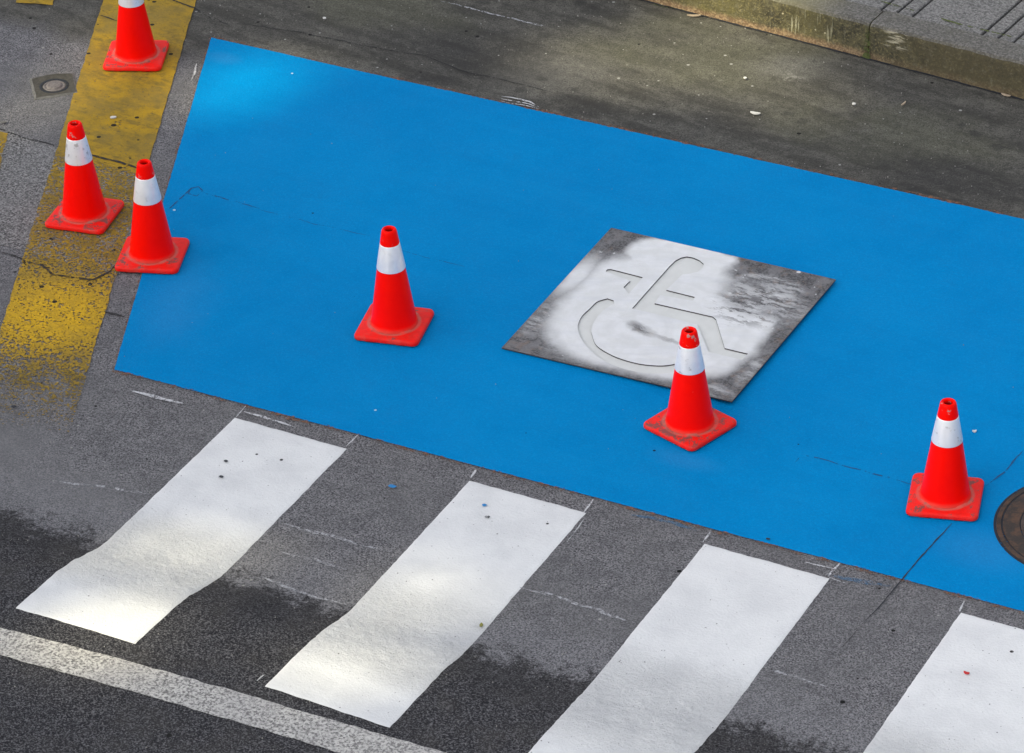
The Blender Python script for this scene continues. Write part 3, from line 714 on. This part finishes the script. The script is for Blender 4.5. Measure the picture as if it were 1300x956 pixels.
dg = bpy.context.evaluated_depsgraph_get(); me = bpy.data.meshes.new_from_object(tmp.evaluated_get(dg))
bpy.data.objects.remove(tmp)
me.materials.clear(); me.materials.append(M['plate'])
bm = bmesh.new(); bm.from_mesh(me)
bmesh.ops.remove_doubles(bm, verts=bm.verts[:], dist=1e-5)
for v in bm.verts:      # real world coordinates; the sheet is a touch bowed off the ground at its right and near corners
    r1 = max(0, 1-((v.co.xy-(pc[1]-org).xy).length)/.5); r2 = max(0, 1-((v.co.xy-(pc[2]-org).xy).length)/.45)
    v.co = v.co+Vector((org.x, org.y, .0095+.009*r1*r1+.010*r2*r2))
bm.to_mesh(me); bm.free()
me.name = 'stencil_plate'
plate = bpy.data.objects.new('stencil_plate', me); C.objects.link(plate)
thing(plate, 'square metal stencil plate smeared with white paint, wheelchair symbol cut out', 'stencil')
# the white symbol sprayed through it
ins = [org.lerp(p, .9) for p in pc]
structure(link('symbol_paint', [(p.x, p.y, .0062) for p in ins], [(0,1,2,3)], M['symbol']))

# ------------------------------------------------------------------ manhole and valve cover
mc = G(1377, 671)
mh = empty('manhole_cover', (mc.x, mc.y, .0)); mh.scale = (.9, .9, 1)
link_bm('frame', lathe([(.392,-.02), (.392,.0085), (.388,.010), (.372,.010), (.369,.004), (.365,.004), (.362,.0105), (.292,.0115), (.288,.0105), (.287,.002), (.287,-.02)], 96), M['rust'], mh, False)
bm = lathe([(.283,-.01), (.283,.0085), (.279,.0105), (.2,.011), (.001,.0115)], 96)
for rr in (.1, .16, .22, .262):
    for k in range(int(rr*110)):
        a = k/int(rr*110)*2*math.pi; x, y = rr*math.cos(a), rr*math.sin(a); s = .009
        v = [bm.verts.new((x+i*s, y+j*s, z)) for z, f in ((.0105, 1), (.0145, .7)) for i, j in ((-f,-f), (f,-f), (f,f), (-f,f))]
        for f in ((4,5,6,7), (0,1,5,4), (1,2,6,5), (2,3,7,6), (3,0,4,7)): bm.faces.new([v[i] for i in f])
link_bm('lid', bm, M['lid'], mh)
ring = lathe([(.4045,.0035), (.4045,.0070), (.3925,.0070)], 96); link_bm('seat', lathe([(.386,.0075), (.001,.0075)], 96), M['seam'], mh)
link_bm('seal_ring', ring, M['seam'], mh)
thing(mh, 'round rusty iron manhole cover set in the blue paint at the right edge', 'manhole cover')
vc = G(69, 110)
vcov = empty('valve_cover', (vc.x, vc.y, 0))
cs = [G(*q)-vc for q in ((40,101), (66,95.5), (92,94.5), (97,118), (46,126))]
def poly_ring(name, pts, f0, f1, z0, z1, mat, par):
    n = len(pts); vs = [(p.x*f0, p.y*f0, z0) for p in pts]+[(p.x*f1, p.y*f1, z1) for p in pts]+[(p.x*f0, p.y*f0, z0-.02) for p in pts]
    return link(name, vs, [(i, (i+1) % n, n+(i+1) % n, n+i) for i in range(n)]+[(i, (i+1) % n, 2*n+(i+1) % n, 2*n+i) for i in range(n)], mat, par)
def fine(pts, k=8, amp=.004):
    o = []
    for i in range(len(pts)):
        a, b = pts[i], pts[(i+1) % len(pts)]
        for j in range(k):
            p = a.lerp(b, j/k); o.append(p*(1+amp/.1*mn.noise(Vector((p.x*30, p.y*30, 0)))))
    return o
fp = fine(cs)
poly_ring('mortar_edge', fp, 1.1, .98, .0015, .007, M['mortar'], vcov)
o = poly_ring('frame', fp, .98, .30, .006, .003, M['capframe'], vcov)
link_bm('cap', lathe([(.056,-.004), (.056,.002), (.053,.006), (.047,.007), (.044,.004), (.040,.004), (.037,.010), (.03,.0125), (.001,.013)], 40), M['capstone'], vcov, True)
link_bm('cap_ring', lathe([(.075,.0035), (.072,.0055), (.062,.0055), (.055,.003)], 40), M['seam'], vcov, True)
thing(vcov, 'small valve cover, round worn cap in square frame, left of the yellow line', 'valve cover')

# ------------------------------------------------------------------ litter
def scrap(name, px, py, L, W, ang, mat, label, cat, z=None, hgt=.006, curl=.004):
    p = GH(px, py) if z is None else G(px, py, z)
    n = 8; vs, fs = [], []
    zb = (height(p.x, p.y) if z is None else z)+.0065
    for i in range(n+1):
        s = i/n*2-1; w = W*.5*math.sqrt(max(.03, 1-s*s))*(1+.3*mn.noise(Vector((s*2+px, py, 0))))
        for sg in (-1, 1):
            for zz in (0, hgt): vs.append((s*L*.5, sg*w, zz+curl*s*s))
    for i in range(n):
        a, b = 4*i, 4*i+4
        fs += [(a, a+2, b+2, b), (a+1, b+1, b+3, a+3), (a, b, b+1, a+1), (a+2, a+3, b+3, b+2)]
    fs += [(0, 1, 3, 2), (4*n, 4*n+2, 4*n+3, 4*n+1)]
    o = link(name, vs, fs, mat, loc=(p.x, p.y, zb)); o.rotation_euler = (0, 0, ang)
    return thing(o, label, cat)
scrap('paper_scrap', 959, 146, .05, .016, YAW-.4, M['paper'], 'thin pale paper scrap lying on the stained concrete just above the blue bay', 'paper scrap')
scrap('pebble', 946, 101, .017, .013, 0, M['paper'], 'small white pebble on the mossy concrete above the blue bay, left of the kerb joint', 'pebble', curl=0)
scrap('twig', 881, 22, .07, .011, YAW-.1, M['twig'], 'pale dry twig lying close to the kerb foot at the top of the picture', 'twig')
scrap('twig', 1147, 134, .04, .008, YAW+.9, M['twig'], 'short dry twig on dark concrete below the kerb, right of the pebble', 'twig')
scrap('pebble', 1084, 134, .018, .016, 0, M['paper'], 'small pale pebble on the concrete below the joint of the kerb', 'pebble', curl=0)
scrap('twig', 1277, 123, .05, .009, YAW-.6, M['twig'], 'brown twig caught against the kerb foot near the right edge', 'twig')
scrap('paint_chip', 1237, 550, .018, .012, YAW, M['paper'], 'tiny white chip on the blue paint right of the rightmost cone', 'paint chip')
scrap('fallen_leaf', 611, 796, .026, .014, YAW+1.4, M['leafdry'], 'yellow-green fallen leaf at the edge of the second white crossing stripe', 'leaf', hgt=.002)
scrap('plastic_chip', 1227, 857, .024, .01, YAW-.5, M['redchip'], 'small red plastic chip on the rightmost white crossing stripe', 'plastic chip')
scrap('pebble', 144, 151, .03, .016, YAW+.1, M['paper'], 'white pebble on the yellow line above the dirtiest cone', 'pebble', curl=0)
scrap('pebble', 5, 157, .03, .02, YAW, M['mortar'], 'grey pebble at the left edge just above the rough asphalt patch', 'pebble', curl=0, hgt=.004)
scrap('pebble', 412, 25, .018, .013, 0, M['paper'], 'lone white pebble on the dark concrete beyond the blue bay, far from the kerb', 'pebble', curl=0)
# loose grit: uncountable
vs, fs = [], []
for i in range(2600):
    x, y = random.uniform(-4.2, 3.2), random.uniform(-3.2, 3.6)
    rgt = (Vector((x, y, 0))-k0).dot(kn)
    if rgt > -.01: continue
    inblue = -.95 < y < 1.9 and x > -1.45-(y+.926)*.428
    if inblue and random.random() < .93: continue
    if y > 1.9: x, y = x, y
    r = random.choice((.0015, .002, .0025, .003, .0035)) ; z = height(x, y)+.004+(.003 if inblue else 0)
    b = len(vs); a = random.random()*3
    for k in range(5): vs.append((x+r*math.cos(a+k*1.2566)*random.uniform(.6,1.3), y+r*math.sin(a+k*1.2566)*random.uniform(.6,1.3), z-.004))
    vs.append((x, y, z+r*.6)); fs += [(b+k, b+(k+1) % 5, b+5) for k in range(5)]
o = link('grit', vs, fs, mat_plain('grey grit', (.3,.29,.27), .9, .7, 5)); o['kind'] = 'stuff'; o['label'] = 'fine grit scattered on the road'

# ------------------------------------------------------------------ light, with trees added out of view to shade the place
SUN_AZ_PHOTO = Vector((-.92, -.38, 0)).normalized(); SUN_EL = R(44)
sh = rot(SUN_AZ_PHOTO); sun_dir = Vector((sh.x*math.cos(SUN_EL), sh.y*math.cos(SUN_EL), math.sin(SUN_EL)))
sd = bpy.data.lights.new('sun', 'SUN'); so = bpy.data.objects.new('sun', sd); C.objects.link(so)
sd.energy = 3.3; sd.angle = R(1.3); sd.color = (1.0, .88, .54)
so.rotation_euler = (-sun_dir).to_track_quat('-Z', 'Y').to_euler(); so.location = (0, 0, 20)

# gaps shaped into the added crowns where sun patches should land: (px, py, radius along, radius across, angle)
gaps = [(285,118,.34,.34,.2), (345,82,.3,.22,.2), (105,85,.2,.6,.2), (55,150,.2,.2,0), (720,75,.38,.36,.5), (800,95,.35,.3,0), (900,75,.66,.52,0), (1000,130,.42,.25,0), (960,10,.6,.4,0), (240,715,.44,.26,.3), (190,790,.36,.26,.2), (520,755,.34,.22,.3), (450,840,.45,.22,0), (90,825,.5,.14,0)]
GP = [(GH(a, b), rx, ry, an) for a, b, rx, ry, an in gaps]
def shaded(P):
    t_ = P.z/sun_dir.z; g = P-sun_dir*t_
    for c, rx, ry, an in GP:
        d = g-c; ca, sa = math.cos(an), math.sin(an)
        u, v = (d.x*ca+d.y*sa)/rx, (-d.x*sa+d.y*ca)/ry
        if u*u+v*v < .6+random.random()*1.0: return False
    return True
def tree(center_ground, rad, n, label):
    base = center_ground+sun_dir*(13.0/sun_dir.z); base.z = 0
    root = empty('added_shade_tree', base)
    bm = bmesh.new(); prev = None
    for i in range(9):
        z = i*1.35; r = .26*(1-i/10)
        ring = [bm.verts.new((r*math.cos(a*.7854)+.12*math.sin(z*.5), r*math.sin(a*.7854)+.1*math.cos(z*.4), z)) for a in range(8)]
        if prev:
            for a in range(8): bm.faces.new((prev[a], prev[(a+1) % 8], ring[(a+1) % 8], ring[a]))
        prev = ring
    for k in range(9):
        a = k*.7+.2; z0 = 6+k*.5; e = Vector((math.cos(a)*rad*.6, math.sin(a)*rad*.6, z0+3))
        s = Vector((0,0,z0)); w = .07
        v = [bm.verts.new(s+Vector((w,0,0))), bm.verts.new(s+Vector((-w,w,0))), bm.verts.new(s+Vector((-w,-w,0))), bm.verts.new(e+Vector((w*.3,0,0))), bm.verts.new(e+Vector((-w*.3,w*.3,0))), bm.verts.new(e+Vector((-w*.3,-w*.3,0)))]
        for i in range(3): bm.faces.new((v[i], v[(i+1) % 3], v[3+(i+1) % 3], v[3+i]))
    link_bm('trunk', bm, M['bark'], root)
    vs, fs = [], []
    for i in range(n):
        while True:
            q = Vector((random.uniform(-1,1), random.uniform(-1,1), random.uniform(-1,1)))
            if q.length < 1 + .12*mn.noise(q*4): break
        P = base+Vector((q.x*rad, q.y*rad, 13+q.z*1.7))
        if not shaded(P): continue
        s = random.uniform(.07, .17)
        ax = Vector((random.gauss(0,1), random.gauss(0,1), random.gauss(0,1))).normalized(); bx = ax.orthogonal().normalized(); cx = ax.cross(bx)
        L = P-base; b = len(vs)
        vs += [tuple(L+bx*s), tuple(L+cx*s*.6), tuple(L-bx*s), tuple(L-cx*s*.6)]; fs.append((b, b+1, b+2, b+3))
    link('crown', vs, fs, M['leaf'], root)
    thing(root, label, 'tree', 'trees added outside the picture to shade the bay')
if True:
    for (px, py, rr, n, lb) in ((150, 250, 3.6, 11000, 'leafy tree added outside the picture to shade the left side'),
                            (1050, 180, 3.6, 11000, 'leafy tree added unseen to shade the kerb side'),
                            (1000, 750, 3.6, 11000, 'leafy tree added unseen to shade the right end of the crossing'),
                            (150, 850, 3.4, 10000, 'leafy tree added unseen to shade the left end of the crossing'),
                            (560, 480, 3.4, 10000, 'leafy tree added unseen to shade the middle of the bay'),
                            (600, -150, 3.4, 9000, 'leafy tree added unseen to shade the lane beyond the bay')):
        tree(G(px, py), rr, n, lb)

w = bpy.data.worlds.new('World'); scene.world = w; w.use_nodes = True
nt = w.node_tree; bg = nt.nodes['Background']; sky = nt.nodes.new('ShaderNodeTexSky'); sky.sky_type = 'NISHITA'; sky.sun_disc = False
sky.sun_elevation = SUN_EL; sky.sun_rotation = math.atan2(sun_dir.x, sun_dir.y); sky.dust_density = 3.5; sky.air_density = 1.0
hs = nt.nodes.new('ShaderNodeHueSaturation'); hs.inputs['Saturation'].default_value = .28
nt.links.new(sky.outputs[0], hs.inputs['Color']); nt.links.new(hs.outputs[0], bg.inputs['Color']); bg.inputs['Strength'].default_value = .15

# ------------------------------------------------------------------ camera
cam = bpy.data.cameras.new('camera'); co = bpy.data.objects.new('camera', cam); C.objects.link(co); scene.camera = co
cam.sensor_fit = 'HORIZONTAL'; cam.sensor_width = 36; cam.lens = FPX/1300*36; cam.shift_y = -45/1300
cam.clip_start = .1; cam.clip_end = 500
m = Matrix((RR, UU, -D)).transposed().to_4x4(); m.translation = CAM; co.matrix_world = m
vw = scene.view_settings; vw.view_transform = 'Standard'; vw.look = 'None'; vw.exposure = 0.86; vw.gamma = 1
scene.render.resolution_x = 1024; scene.render.resolution_y = 753
